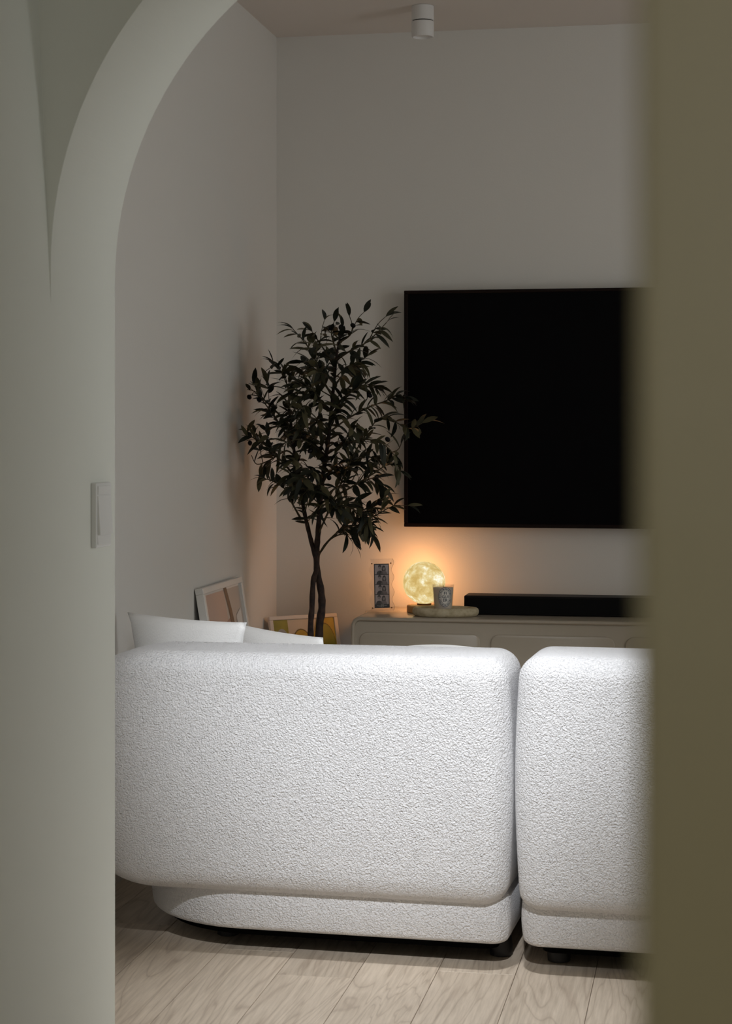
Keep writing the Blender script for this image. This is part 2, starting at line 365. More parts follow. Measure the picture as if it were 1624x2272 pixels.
# ------------------------------------------------------------------ sofa: two modules
def module(name, x0, x1, left_round, feet, label):
    r = empty(name, (-.44, 4.18, 0), (0, 0, math.radians(-2.5))); tag(r, label, 'sofa', 'white boucle sofa modules')
    def pin(o): o.matrix_parent_inverse = Matrix.Translation(-r.location); return o   # parts are drawn square to the room, the module stands turned
    bl = .30 if left_round else .045
    bx0 = x0+.10 if left_round else x0+.004
    b = pin(rblock('base', bx0, x1-.004 if left_round else x1, 4.214, 5.12, .053, .172, [bl, .04, .04, .12 if left_round else .04], .014, 'boucle', r, n=14, es=5, bulge=.006, et=.02))
    back = pin(rblock('backrest', x0, x1, 4.172, 4.455, .142, .697 if left_round else .704, [.135 if left_round else .058, .058, .058, .135 if left_round else .058], .035 if not left_round else .055, 'boucle', r, n=16, es=8, bulge=.012, et=.050, mids=14))
    if left_round:      # the outer end tucks under
        for vv in back.data.vertices:
            t = min(max((.142+.135-vv.co.z)/.135, 0), 1); wx = min(max((x0+.34-vv.co.x)/.34, 0), 1)
            vv.co.x += .115*(1-math.sqrt(1-t*t))*wx
            t2 = min(max((vv.co.z-.54)/.152, 0), 1); vv.co.x += .07*(1-math.sqrt(1-t2*t2))*wx; vv.co.z -= .018*t2*wx**3
    pin(rblock('seat_cushion', x0+.02 if not left_round else x0+.06, x1, 4.47, 5.13, .178, .385, [.05, .03, .05, .10], .04, 'boucle', r, n=8, es=5, bulge=.008))
    pin(rblock('underlay', bx0+.04, x1-.03, 4.25, 5.08, 0.034, .056, [max(bl-.04, .03), .03, .03, .08], .002, 'under', r, n=10, es=2, mids=1))  # black slab added to darken the gap below the base like shade
    for (fx, fy) in feet:
        pin(lathe('foot', [(.021, 0), (.026, .002), (.027, .02), (.024, .05)], 'foot', r, 20, (fx, fy, 0)))
    return r
module('sofa_module', -1.472, -.4535, True, [(-.487, 4.335), (-1.15, 4.364), (-.487, 5.0), (-1.15, 5.0)], 'white boucle sofa section with rounded outer end beneath the olive tree')
module('sofa_module', -.4265, .55, False, [(-.351, 4.315), (.47, 4.315), (-.351, 5.0), (.47, 5.0)], 'straight white boucle sofa section beside the blurred wall, below the television')

def pillow(name, TL, TR, down, w, h, t, label, pinch=.05, crown=-.035):
    """cushion whose upper edge runs TL-TR and whose body hangs along 'down'"""
    TL, TR = Vector(TL), Vector(TR); ux = (TR-TL).normalized(); dz = Vector(down); dz = (dz-ux*dz.dot(ux)).normalized(); nn = ux.cross(dz)
    ctr = (TL+TR)/2+dz*h/2; N = 26; v, f = [], []
    for side in (1, -1):
        for i in range(N+1):
            for j in range(N+1):
                a, b = -1+2*i/N, -1+2*j/N
                ia = 1-pinch*(1-b*b)*abs(a)**2; ib = 1+crown*(1-a*a)*abs(b)**2
                th = t*((1-a**4)*(1-b**4))**.5*(.62+.38*(1-a*a)*(1-b*b))
                th += .004*math.sin(9*a+4*b)*(1-a*a)*(1-b*b)
                v.append(ctr+ux*(a*ia*w/2)+dz*(b*ib*h/2)+nn*(side*th/2))
    q = (N+1)**2
    for s in (0, 1):
        for i in range(N):
            for j in range(N):
                k = s*q+i*(N+1)+j; fa = (k, k+1, k+N+2, k+N+1); f.append(fa if s else fa[::-1])
    me = bpy.data.meshes.new(name); me.from_pydata([tuple(p) for p in v], [], f)
    bm = bmesh.new(); bm.from_mesh(me); bmesh.ops.remove_doubles(bm, verts=bm.verts, dist=.0005); bmesh.ops.recalc_face_normals(bm, faces=bm.faces); bm.to_mesh(me); bm.free()
    o = lk(name, me, 'cushion', None, True); return tag(o, label, 'cushion', 'white cushions on the sofa')
pillow('cushion', at(283, 1358, 4.82), at(547, 1381, 4.58), (.06, .07, -1), .455, .33, .105, 'white cushion with pointed corners standing highest at the rounded sofa end', .17)
pillow('cushion', at(525, 1383, 5.06), at(714, 1414, 4.78), (.10, .12, -1), .42, .285, .10, 'white cushion leaning behind the highest one, its tip below the tree trunk')
pillow('cushion', at(870, 1440, 4.80), at(1062, 1440, 4.74), (.02, .3, -1), .27, .25, .10, 'white cushion barely showing above the sofa back in front of the cabinet', .0, .10)

# ------------------------------------------------------------------ television
tv = empty('television', (-.36, 6.66, .867)); tag(tv, 'large flat black television hanging switched off on the wall', 'television')
def under(p, o): o.matrix_parent_inverse = p.matrix_basis.inverted(); return o
bpy.context.view_layer.update()
tx0, tx1, tz0, tz1 = -1.08, .36, .866, 1.704
under(tv, boxo('housing', tx0+.004, tx1-.004, 6.640, 6.672, tz0+.004, tz1-.004, 'bezel', tv, .002))
bm = bmesh.new(); bz = .0135
for a in ((tx0, tx1, tz1-bz*.8, tz1), (tx0, tx1, tz0, tz0+bz), (tx0, tx0+bz, tz0+bz, tz1-bz*.8), (tx1-bz, tx1, tz0+bz, tz1-bz*.8)): box(bm, a[0], a[1], 6.630, 6.650, a[2], a[3], .0015, 1)
under(tv, bmo('bezel', bm, 'bezel', tv))
under(tv, boxo('screen', tx0+bz, tx1-bz, 6.6345, 6.641, tz0+bz, tz1-bz*.8, 'screen', tv))
under(tv, boxo('wall_mount', -.6, -.1, 6.672, WY, 1.1, 1.45, 'black', tv))

# ------------------------------------------------------------------ cabinet
CX0, CX1, CY0, CY1, CZ1 = -1.205, .62, 6.275, 6.685, .578
cab = empty('media_cabinet', (-.29, 6.48, 0)); tag(cab, 'long low beige lacquered cabinet with rounded corners under the television', 'cabinet')
bpy.context.view_layer.update()
under(cab, rblock('body', CX0, CX1, .06, CZ1, CY0+.012, CY1, [.03]*4, .006, 'cab', cab, n=8, es=3, axis='y', mids=1))
# rim bead round the front
v, f = [], []; K = 10; ol = [rrect(CX0+e, CX1-e, .06+e, CZ1-e, [max(.032-e, .006)]*4, 8) for e in [ .007-.007*math.cos(2*PI*q/K) for q in range(K)]]
N = len(ol[0])
for q in range(K):
    yy = CY0+.012-.012*math.sin(2*PI*q/K)
    v += [(x, yy, z) for x, z in ol[q]]
for q in range(K):
    p = (q+1) % K
    for i in range(N): j = (i+1) % N; f.append((q*N+i, q*N+j, p*N+j, p*N+i))
under(cab, pyd('rim', v, f, 'cab', cab, True))
for i in range(4):
    dx = CX0+.028+i*.4455
    under(cab, rblock('door', dx, dx+.413, .10, .527, -(CY0+.0135), -(CY0+.0065), [.03]*4, .0001, 'cabdoor', cab, n=8, es=2, axis='y', mids=1, et=.004))
for o in cab.children:
    if o.name.startswith('door'):
        for vv in o.data.vertices: vv.co.y = -vv.co.y
        bm = bmesh.new(); bm.from_mesh(o.data); bmesh.ops.recalc_face_normals(bm, faces=bm.faces); bm.to_mesh(o.data); bm.free()
for (fx, fy) in ((CX0+.1, CY0+.07), (CX1-.1, CY0+.07), (CX0+.1, CY1-.07), (CX1-.1, CY1-.07)):
    under(cab, lathe('foot', [(.02, 0), (.025, .03), (.025, .062)], 'black', cab, 16, (fx, fy, 0)))

# ------------------------------------------------------------------ things on the cabinet
sb = empty('soundbar', (-.35, 6.47, CZ1)); tag(sb, 'long black soundbar lying on the cabinet below the television', 'soundbar'); bpy.context.view_layer.update()
under(sb, boxo('body', -.838, .16, 6.42, 6.53, CZ1+.002, CZ1+.066, 'black', sb, .004, 2))
under(sb, boxo('grille', -.832, .154, 6.4175, 6.4205, CZ1+.008, CZ1+.060, 'blackcloth', sb, .001, 1))
under(sb, boxo('foot', -.75, -.72, 6.44, 6.51, CZ1, CZ1+.004, 'black', sb)); under(sb, boxo('foot', .04, .07, 6.44, 6.51, CZ1, CZ1+.004, 'black', sb))

# moon lamp
mc = at(941, 1288, 6.485); ml = empty('moon_lamp', (mc.x, mc.y, CZ1)); tag(ml, 'glowing yellow moon globe lamp on a round wooden base', 'lamp'); bpy.context.view_layer.update()
MR = .0735
lathe('base', [(.056, 0), (.060, .002), (.060, .023), (.057, .026), (.02, .026)], 'woodbase', ml, 48)
lathe('holder_ring', [(.024, .026), (.026, .031), (.018, .031)], 'brass', ml, 32)
g = bmesh.new(); bmesh.ops.create_uvsphere(g, u_segments=56, v_segments=32, radius=MR)
g = bmo('globe', g, 'moon', ml, True); g.location = (0, 0, .029+MR)
L = bpy.data.lights.new('moon_glow', 'POINT'); L.energy = 1.55; L.color = (1, .43, .15); L.shadow_soft_size = .03
lo = bpy.data.objects.new('moon_glow', L); C.objects.link(lo); lo.parent = ml; lo.location = (-.028, MR+.004, .029+MR+.01)

# photo stand
pc = at(848, 1345, 6.47); ps = empty('photo_stand', (pc.x, pc.y, CZ1), (math.radians(-6), math.radians(-2.2), 0)); tag(ps, 'clear acrylic stand with wavy edge holding a strip of four small photos', 'photo stand')
PH = .180
def wavy(ins=0):
    o = []; L_ = []; R_ = []
    for i in range(41):
        z = .004+PH*i/40; wv = .0045*math.sin(i/40*PI*7)
        L_.append((-.040+wv+ins, z)); R_.append((.040+wv-ins, z))
    # rounded top right
    return L_[::-1]+R_
prism('acrylic_plate', wavy(), -.003, .0, 'acrylic', ps)
prism('acrylic_back', wavy(.001), .004, .007, 'acrylic', ps)
tube('plate_edge', [(x, -.0015, z) for x, z in wavy()[41:]], [.0004]*41, 'brass', ps, 5)
lathe('base_plate', [(.0585, .0), (.060, .002), (.060, .004), (.0585, .006), (.0, .006)], 'acrylic', ps, 40).scale = (1, .55, 1)
for (sx, sz) in ((-.0335, .168), (.0335, .168), (-.0335, .014), (.0335, .014)):
    st = lathe('stud', [(.0022, 0), (.0022, .010), (.0012, .011)], 'brass', ps, 10); st.rotation_euler = (PI/2, 0, 0); st.location = (sx, .006, sz)
sw, sh, sz0 = .0535, .153, .014
strip = boxo('photo_strip', -sw/2, sw/2, .0008, .0014, sz0, sz0+sh, 'strip', ps); strip['label'] = 'black strip of four grey portrait photos'
def ell(cx_, cz_, rx, rz, y, a0=0, a1=2*PI, n=18): return [(cx_+rx*math.cos(a0+(a1-a0)*i/n), y, cz_+rz*math.sin(a0+(a1-a0)*i/n)) for i in range(n if a1-a0 > 6.2 else n+1)]
def multi(name, polys, mats, parent):
    v, f, mi = [], [], []
    for pts, k in polys:
        b = len(v); v += pts; f.append(tuple(range(b, b+len(pts)))); mi.append(k)
    me = bpy.data.meshes.new(name); me.from_pydata(v, [], f); o = lk(name, me, mats, parent)
    for p, k in zip(me.polygons, mi): p.material_index = k
    return o
phm = ['photo', 'photodark', 'photomid', 'photowhite', 'photoface']
for i in range(4):
    z0 = sz0+sh-.0025-(i+1)*.0335-i*.0012; x0, x1 = -sw/2+.0035, sw/2-.0025; hh = .0325
    y = .0007; P_ = []
    P_.append(([(x0, y, z0), (x1, y, z0), (x1, y, z0+hh), (x0, y, z0+hh)], 0))
    for (cx_, top, hr, long) in ((-.006-.001*(i % 2), .026, .0058, False), (.008+.0012*(i % 2), .0235, .0056, True)):
        if i == 3: cx_ -= .003
        if long: P_.append((ell(cx_, z0+top-.007, hr*1.25, .0125, y-.0001), 1))
        P_.append((ell(cx_, z0-.000, .0115, .0125, y-.0002, 0, PI), 1 if not long else 2))
        P_.append((ell(cx_, z0+top, hr, .0065, y-.0003), 1))
        P_.append((ell(cx_+(.0006 if long else -.0004), z0+top-.004, hr*.72, .0058, y-.0004), 4))
        P_.append((ell(cx_, z0+top+.0025, hr*.85, .003, y-.0005), 1))
    # keep inside the picture
    P_ = [([(min(max(a, x0), x1), b_, min(max(c_, z0), z0+hh)) for a, b_, c_ in pts], k) for pts, k in P_]
    multi('photo', P_, phm, strip)
sc_ = tube('printed_scribble', smoothline([(-.018, .0003, sz0+.008), (-.010, .0003, sz0+.0065), (-.004, .0003, sz0+.007), (-.003, .0003, sz0+.012), (0, .0003, sz0+.009), (.003, .0003, sz0+.0125), (.005, .0003, sz0+.007), (.003, .0003, sz0+.0035), (-.002, .0003, sz0+.004), (-.003, .0003, sz0+.007), (.006, .0003, sz0+.0068), (.018, .0003, sz0+.0085)], 4), [.0006]*45, 'photowhite', strip, 5)

# stone tray
ta, tb = at(916, 1353, 6.37), at(1059, 1353, 6.37); tcx = (ta.x+tb.x)/2; tr = (tb.x-ta.x)/2
def tray_out(k): 
    o = []
    for i in range(72):
        a = 2*PI*i/72; rr = 1+.035*math.sin(2*a+.7)+.03*math.cos(3*a)
        o.append((math.cos(a)*(tr-k)*rr, math.sin(a)*(.068-k*.8)*rr))
    return o
tprof = [(.014, 0), (.005, .004), (.0005, .012), (.0, .020), (.003, .027), (.008, .0305), (.014, .0305), (.019, .026), (.023, .0155), (.03, .014)]
v, f = [], []
for k, z in tprof: v += [(x, y, z) for x, y in tray_out(k)]
for q in range(len(tprof)-1):
    for i in range(72): j = (i+1) % 72; f.append((q*72+i, q*72+j, (q+1)*72+j, (q+1)*72+i))
f.append(tuple(range(72))); f.append(tuple((len(tprof)-1)*72+i for i in range(72)))
t = pyd('stone_tray', v, f, 'tray', None, True); t.location = (tcx, 6.362, CZ1); tag(t, 'small beige stone tray with thick rounded rim under the candle', 'tray')

# candle in a glass
cc = at(985, 1340, 6.375); TZ = CZ1+.0145; cn = empty('candle', (cc.x, 6.355, TZ)); tag(cn, 'scented candle in a clear glass with oval label on the stone tray', 'candle')
gr = lambda z: .0300+(.0372-.0300)*z/.093
lathe('glass', [(.0, 0), (.0290, 0), (.0305, .002), (gr(.042), .042), (gr(.093), .093), (gr(.093)-.0016, .093), (gr(.042)-.0016, .042), (gr(.006)-.0018, .006), (.0, .006)], 'glass', cn, 56)
lathe('wax', [(.0, .0065), (gr(.007)-.0021, .0065), (gr(.083)-.0021, .083), (gr(.085)-.004, .0835), (.0, .083)], 'wax', cn, 48)
tube('wick', [(0, 0, .082), (.0005, 0, .086), (.001, 0, .090)], [.0008]*3, 'wick', cn, 6)
LA = math.radians(-90+20)   # label faces a little to the right of the lens
def wrap(u, z, lift): 
    a = LA+u/.034; r_ = gr(z)+lift; return (r_*math.cos(a), r_*math.sin(a), z)
def wrapped(name, polys, lift, m, parent):
    v, f = [], []
    for pts in polys:
        b = len(v); v += [wrap(u, z, lift) for u, z in pts]; f.append(tuple(range(b, b+len(pts))))
    me = bpy.data.meshes.new(name); me.from_pydata(v, [], f); return lk(name, me, m, parent)
LZ = .053
lab_in = None
def oval(rx, rz, n=48): return [(rx*math.cos(2*PI*i/n), LZ+rz*(1 if True else 0)*math.copysign(abs(math.sin(2*PI*i/n))**.8, math.sin(2*PI*i/n))) for i in range(n)]
def ringq(o1, o2): return [(o1[i], o1[(i+1) % len(o1)], o2[(i+1) % len(o2)], o2[i]) for i in range(len(o1))]
# the label itself, as a fan of quads that follow the glass
lab = wrapped('label', ringq(oval(.0225, .0335), oval(.012, .018))+ringq(oval(.012, .018), oval(.001, .0015)), .0004, 'label', cn)
wrapped('label_border', ringq(oval(.0222, .0332), oval(.0205, .0312))+ringq(oval(.0150, .0245), oval(.0138, .0232)), .0007, 'ink', lab)
dots = []
for i in range(34):
    a = 2*PI*i/34; u, z = .0178*math.cos(a), LZ+.0278*math.copysign(abs(math.sin(a))**.8, math.sin(a)); s_ = .0011+.0003*(i % 3)
    dots.append([(u-s_, z-s_*1.2), (u+s_, z-s_*.9), (u+s_*.8, z+s_*1.2), (u-s_, z+s_)])
wrapped('label_ring_print', dots, .0007, 'ink', lab)
dg = None
for txt, zc_, sz in (('FI', LZ+.0090, .0125), ('GUI', LZ-.0030, .0115), ('ER', LZ-.0150, .0125)):
    cu = bpy.data.curves.new('lettering', 'FONT'); cu.body = txt; cu.size = sz*1.15; cu.align_x = 'CENTER'; cu.offset = .00025; cu.resolution_u = 3
    o = bpy.data.objects.new('lettering', cu); C.objects.link(o); bpy.context.view_layer.update()
    me = bpy.data.meshes.new_from_object(o.evaluated_get(bpy.context.evaluated_depsgraph_get())); bpy.data.objects.remove(o)
    for vv in me.vertices: vv.co = Vector(wrap(vv.co.x*1.05, zc_+vv.co.y, .0009))
    me.materials.clear(); lk('lettering', me, 'ink', lab)

# ------------------------------------------------------------------ ceiling spotlights, the two lit ones added
def spotlamp(loc, label, tilt=None, lit=False, power=385, cone=27.5, blend=.85):
    r = empty('ceiling_spotlight', loc); tag(r, label, 'lamp', 'white cylinder ceiling spotlights')
    lathe('mount', [(.036, 0), (.0375, -.001), (.0375, -.047), (.035, -.049)], 'lampwhite', r, 36)
    lathe('joint', [(.034, -.048), (.034, -.053)], 'groove', r, 36)
    h = empty('head', (0, 0, -.052)) if False else lathe('head', [(.0355, 0), (.0375, -.001), (.0375, -.050), (.036, -.0525), (.033, -.0525), (.031, -.045)], 'lampwhite', r, 36); h.location = (0, 0, -.052)
    lathe('lens', [(.031, -.0445), (.0, -.0445)], 'led' if lit else 'lens_off', h, 24)
    if lit:
        l = bpy.data.lights.new('spot_beam', 'SPOT'); l.energy = power; l.color = (.925, .955, 1.0); l.spot_size = math.radians(cone); l.spot_blend = blend; l.shadow_soft_size = .04
        o = bpy.data.objects.new('spot_beam', l); C.objects.link(o); side = abs(tilt[1]-loc[1]) > .6; o.location = (loc[0], loc[1]+(.06 if side else 0), loc[2]-.125)
        o.rotation_euler = (Vector(tilt)-o.location).to_track_quat('-Z', 'Y').to_euler()
        
        if side: h.rotation_euler = (math.radians(45), 0, 0); h.location = (0, .012, -.068)
    return r
lp = at(938, 14, 6.3); spotlamp((lp.x, 6.30, CEIL), 'white cylinder ceiling spotlight switched off in front of the television wall')
spotlamp((-.30, 1.60, CEIL), 'lit white cylinder ceiling spotlight in the hallway shining through the arch', (-.66, 4.16, .80), True)  # assumed lamp, added as the main light on the sofa back
spotlamp((-.52, 3.80, CEIL), 'lit white cylinder ceiling spotlight pointing straight down just beyond the arch', (-.54, 3.86, 0), True, 120, 40, 1.0)  # second assumed lamp, added for the bright floor before the sofa

# ------------------------------------------------------------------ light switch on the arch reveal
sy0, sy1 = 3.330, 3.418
sA = at(190, 1072, 3.33); 
swz0, swz1 = 1.2-(1217-960)*3.47/FPX, 1.2-(1072-960)*3.47/FPX
sw_ = empty('light_switch', (JX, (sy0+sy1)/2, swz0)); tag(sw_, 'white rocker light switch plate on the reveal of the arch', 'switch'); bpy.context.view_layer.update()
under(sw_, boxo('plate', JX-.0005, JX+.0105, sy0, sy1, swz0, swz1, 'switch', sw_, .0022, 2))
hgt = swz1-swz0; q0, q1 = sy0+.006, sy1-.008
def rocker(z0, z1, d0, d1):
    x = JX+.0103; v = [(x, q0, z0), (x, q1, z0), (x, q1, z1), (x, q0, z1), (x+d0, q0, z0), (x+d0, q1, z0), (x+d1, q1, z1), (x+d1, q0, z1)]
    return under(sw_, pyd('rocker', v, [(0, 1, 2, 3), (4, 5, 6, 7), (0, 1, 5, 4), (1, 2, 6, 5), (2, 3, 7, 6), (3, 0, 4, 7)], 'switch', sw_))
rocker(swz0+hgt*.20, swz0+hgt*.80, .006, .0015)
rocker(swz0+hgt*.82, swz0+hgt*.95, .0020, .0024)
rocker(swz0+hgt*.05, swz0+hgt*.185, .0018, .0008)

# ------------------------------------------------------------------ pictures
def picture(name, w_, h_, rail, dep, fm, label, arts):
    r = empty(name, (0, 0, 0)); tag(r, label, 'picture')
    bm = bmesh.new()   # local: x right, z up, y back (0 = front)
    for a in ((0, w_, 0, rail), (0, w_, h_-rail, h_), (0, rail, rail, h_-rail), (w_-rail, w_, rail, h_-rail)): box(bm, a[0], a[1], 0, dep, a[2], a[3], .0015, 1)
    bmo('frame', bm, fm, r); boxo('backing', .004, w_-.004, dep*.55, dep-.001, .004, h_-.004, 'mdf', r)
    ms = []; polys = []
    for k, (pts, m_) in enumerate(arts):
        if m_ not in ms: ms.append(m_)
        polys.append(([(rail+x*(w_-2*rail), dep*.42-.00025*k, rail+z*(h_-2*rail)) for x, z in pts], ms.index(m_)))
    multi('artwork', polys, ms, r)
    return r
def disc(cx_, cz_, rx, rz, a0=0, a1=2*PI, n=28): return [(min(max(cx_+rx*math.cos(a0+(a1-a0)*i/n), 0), 1), min(max(cz_+rz*math.sin(a0+(a1-a0)*i/n), 0), 1)) for i in range(n+1)]
full = [(0, 0), (1, 0), (1, 1), (0, 1)]
# left wall picture: local x runs along +Y of the room
a1 = [(full, 'a_paper'), ([(.07, 0), (1, 0), (1, .99), (.07, .99)], 'a_grey'),
      ([(.07, .3), (.60, .3), (.56, .99), (.07, .99)], 'a_pink'), ([(.07, .3), (.62, .3), (.63, .86), (.07, .80)], 'a_rose'),
      ([(.07, .80), (.30, .84), (.57, .93), (.55, .99), (.07, .99)], 'a_pink'),
      ([(.56, 1.0), (.64, 1.0), (.70, .90), (.76, .75), (.82, .3), (.70, .3), (.66, .75), (.62, .90)], 'a_brown'),
      ([(.80, .86), (.95, .89), (.94, .72), (.82, .7)], 'a_paper')]
p1 = picture('framed_print', .485, .745, .019, .026, 'frame', 'large white framed abstract print in blush and brown leaning on the side wall', a1)
lean = math.radians(9.3)
topz, botx = .7255, -1.5315+.745*math.sin(lean)
p1.matrix_basis = Matrix.Translation((botx, 5.587, topz-.745*math.cos(lean))) @ Matrix.Rotation(-lean, 4, 'Y') @ Matrix.Rotation(PI/2, 4, 'Z')
a2 = [(full, 'c_cream'), ([(0, .74), (.24, .74), (.24, 1), (0, 1)], 'c_green'), (disc(.13, .86, .11, .085), 'c_blue'), ([(.02, .7), (.24, .7), (.24, .86), (.02, .86)], 'c_blue'),
      (disc(.44, .84, .155, .10), 'c_line'), (disc(.44, .838, .145, .094), 'c_yellow'), (disc(.44, .78, .17, .10), 'c_orange'), (disc(.46, .74, .12, .08), 'c_pink'),
      ([(.60, .7), (1, .7), (1, 1), (.72, 1), (.64, .9)], 'c_yellow'), (disc(.82, .83, .17, .14), 'c_line'), (disc(.82, .83, .162, .133), 'c_green'), ([(.6, .70), (.68, .70), (.68, .80), (.6, .82)], 'c_pink'),
      ([(0, 0), (1, 0), (1, .72), (0, .70)], 'c_orange')]
p2 = picture('framed_print', .272, .60, .014, .016, 'framepink', 'cream framed print of yellow and green circles leaning in the corner behind the tree', a2)
tl_, tr_ = at(597, 1368, 6.49), at(747, 1360, 6.665)
ang = math.atan2(tr_.y-tl_.y, tr_.x-tl_.x); ln2 = math.radians(16)
p2.matrix_basis = Matrix.Translation(tl_+Vector((0, 0, 0))) @ Matrix.Rotation(ang, 4, 'Z') @ Matrix.Rotation(-ln2, 4, 'X') @ Matrix.Translation((0, 0, -.60))
p2.scale = (1, 1, 1)

# ------------------------------------------------------------------ olive tree
TY = 6.12
tb_ = at(702, 1415, TY); ot = empty('olive_tree', (tb_.x, TY, 0)); tag(ot, 'slender potted olive tree with dark narrow leaves in the corner', 'tree'); bpy.context.view_layer.update()
def T(px, py, dy=0.0):
    p = at(px, py, TY+dy); p.x = max(p.x, LX+.02); return p
def tpart(o): return under(ot, o)
tpart(lathe('pot', [(.0, .001), (.075, .001), (.085, .01), (.100, .20), (.102, .215), (.094, .215), (.090, .19), (.0, .19)], 'pot', ot, 36, (tb_.x, TY, 0)))
tpart(lathe('soil', [(.0, .192), (.089, .190)], 'soil', ot, 24, (tb_.x, TY, 0)))
def limb(name, pts, r0, r1, m='bark', sub=5, n=8):
    pl = smoothline(pts, sub); k = len(pl); rr = [(r0+(r1-r0)*i/(k-1))*(1+.08*math.sin(i*1.7)) for i in range(k)]
    tpart(tube(name, pl, rr, m, ot, n)); return pl
LIMBS = []
b0 = Vector((tb_.x-.012, TY-.01, .19)); b1 = Vector((tb_.x+.012, TY+.008, .19))
LIMBS.append(limb('trunk', [b0, T(689, 1412, -.02), T(692, 1350, -.02), T(695, 1290, -.018), T(703, 1255, -.012), T(694, 1215, 0), T(684, 1175, .01), T(674, 1130, .02), T(666, 1080, .03), T(655, 1020, .04), T(648, 960, .05), T(640, 900, .06)], .0105, .0045))
LIMBS.append(limb('trunk', [b1, T(708, 1414, .01), T(714, 1350, .01), T(712, 1310, .01), T(703, 1262, .006), T(703, 1215, 0), T(706, 1180, 0), T(710, 1120, 0), T(717, 1050, 0), T(728, 980, 0), T(735, 910, 0), T(742, 840, 0), T(748, 780, 0), T(760, 725, -.01)], .0145, .003))
BR = [  # (name, start limb point px,py,dy -> ... tip)
 [(706, 1185, 0), (722, 1150, -.03), (745, 1100, -.05), (765, 1050, -.07), (790, 1000, -.08), (815, 960, -.08), (850, 925, -.07), (905, 950, -.06), (938, 938, -.06)],
 [(704, 1240, 0), (720, 1210, .02), (755, 1175, .03), (790, 1150, .03), (825, 1125, .02), (850, 1105, .02)],
 [(711, 1225, 0), (735, 1195, -.04), (765, 1185, -.05), (780, 1200, -.05)],
 [(667, 1150, .02), (650, 1120, 0), (632, 1085, -.02), (610, 1070, -.03), (588, 1062, -.03)],
 [(664, 1075, .03), (640, 1040, .0), (612, 1010, -.02), (585, 985, -.03), (560, 970, -.03), (548, 955, -.03)],
 [(652, 1000, .04), (630, 955, .04), (605, 920, .03), (580, 885, .02), (556, 862, .0)],
 [(655, 1015, .04), (635, 1000, .1), (600, 1020, .12), (570, 1030, .12), (556, 1010, .12)],
 [(642, 905, .06), (640, 870, .04), (636, 850, .03), (632, 828, .03)],
 [(648, 950, .05), (600, 900, .09), (575, 880, .1), (548, 876, .1)],
 [(738, 880, 0), (715, 840, -.05), (700, 800, -.06), (680, 765, -.05), (650, 730, -.04)],
 [(744, 820, 0), (725, 785, .05), (705, 755, .07), (692, 735, .07)],
 [(745, 800, 0), (775, 780, -.04), (805, 765, -.05), (830, 745, -.05), (858, 715, -.05)],
 [(740, 860, 0), (770, 820, .06), (800, 800, .08), (815, 790, .08)],
 [(735, 910, 0), (765, 880, -.08), (800, 860, -.11), (830, 860, -.12)],
 [(730, 960, 0), (770, 930, .08), (815, 905, .1), (855, 890, .1), (880, 878, .1), (893, 882, .1)],
 [(722, 1010, 0), (765, 985, -.12), (810, 975, -.15), (850, 985, -.15), (875, 1010, -.14)],
 [(716, 1060, 0), (760, 1040, .06), (800, 1030, .1), (845, 1010, .1), (880, 1000, .1), (890, 985, .1)],
 [(712, 1110, 0), (750, 1080, .1), (800, 1070, .14), (835, 1060, .14), (850, 1080, .13)],
 [(745, 1100, -.05), (790, 1075, -.1), (830, 1050, -.12), (865, 1030, -.12), (890, 1045, -.12)],
 [(735, 910, 0), (705, 890, -.1), (680, 880, -.14), (660, 880, -.15)],
 [(730, 950, 0), (700, 930, -.12), (665, 925, -.16), (640, 930, -.17)],
 [(722, 1010, 0), (690, 985, -.1), (660, 975, -.15), (625, 985, -.17)],
 [(716, 1060, 0), (690, 1045, -.12), (665, 1040, -.16), (640, 1055, -.17)],
 [(712, 1100, 0), (700, 1085, -.14), (690, 1080, -.18), (670, 1100, -.19)],
 [(720, 1130, -.02), (745, 1125, -.12), (770, 1125, -.16), (800, 1140, -.17), (815, 1165, -.17)],
 [(748, 790, 0), (740, 760, .03), (735, 735, .03), (742, 712, .03)],
 [(752, 760, 0), (775, 745, -.01), (782, 725, -.01), (775, 700, -.02)],
 [(742, 850, 0), (720, 830, .1), (690, 830, .14), (665, 845, .15)],
 [(728, 980, 0), (700, 960, .12), (670, 945, .16), (640, 960, .17)],
 [(790, 1150, .03), (815, 1150, .02), (840, 1140, 0), (848, 1130, 0)],
 [(755, 1175, .03), (790, 1165, -.02), (815, 1175, -.04), (825, 1185, -.04)],
 [(745, 1100, -.05), (735, 1110, -.12), (720, 1120, -.15), (700, 1135, -.15)],
]
for b in BR: LIMBS.append(limb('branch', [T(*p) for p in b], .0038, .0012, 'twig', 4, 5))
rt = random.Random(21)
tk = LIMBS[1]
for q in range(18):
    i = int(len(tk)*(.52+.36*q/18)); p = tk[i]; an = q*2.4; d = Vector((math.cos(an), -abs(math.sin(an))*.8+.1, rt.uniform(.1, .8))).normalized(); L_ = rt.uniform(.08, .15)
    e = p+d*L_; LIMBS.append(limb('twig', [p, p+d*L_*.5+Vector((0, 0, .012)), e], .0022, .001, 'twig', 3, 4))
for pl in list(LIMBS[2:34]):
    for q in range(2 if pl[-1].z < 1.42 and pl[-1].x < -1.13 else 1):
        i = int(len(pl)*rt.uniform(.25, .65)); i = min(i, len(pl)-2); p = pl[i]; tn = (pl[i+1]-pl[i]).normalized()
        d = (tn+Vector((rt.uniform(-.9, .9), rt.uniform(-.9, .9), rt.uniform(-.4, .9)))).normalized(); L_ = rt.uniform(.06, .11)
        e = p+d*L_; e.x = max(e.x, LX+.02); mid = (p+e)/2+Vector((0, 0, .012))
        LIMBS.append(limb('twig', [p, mid, e], .0016, .0009, 'twig', 3, 4))

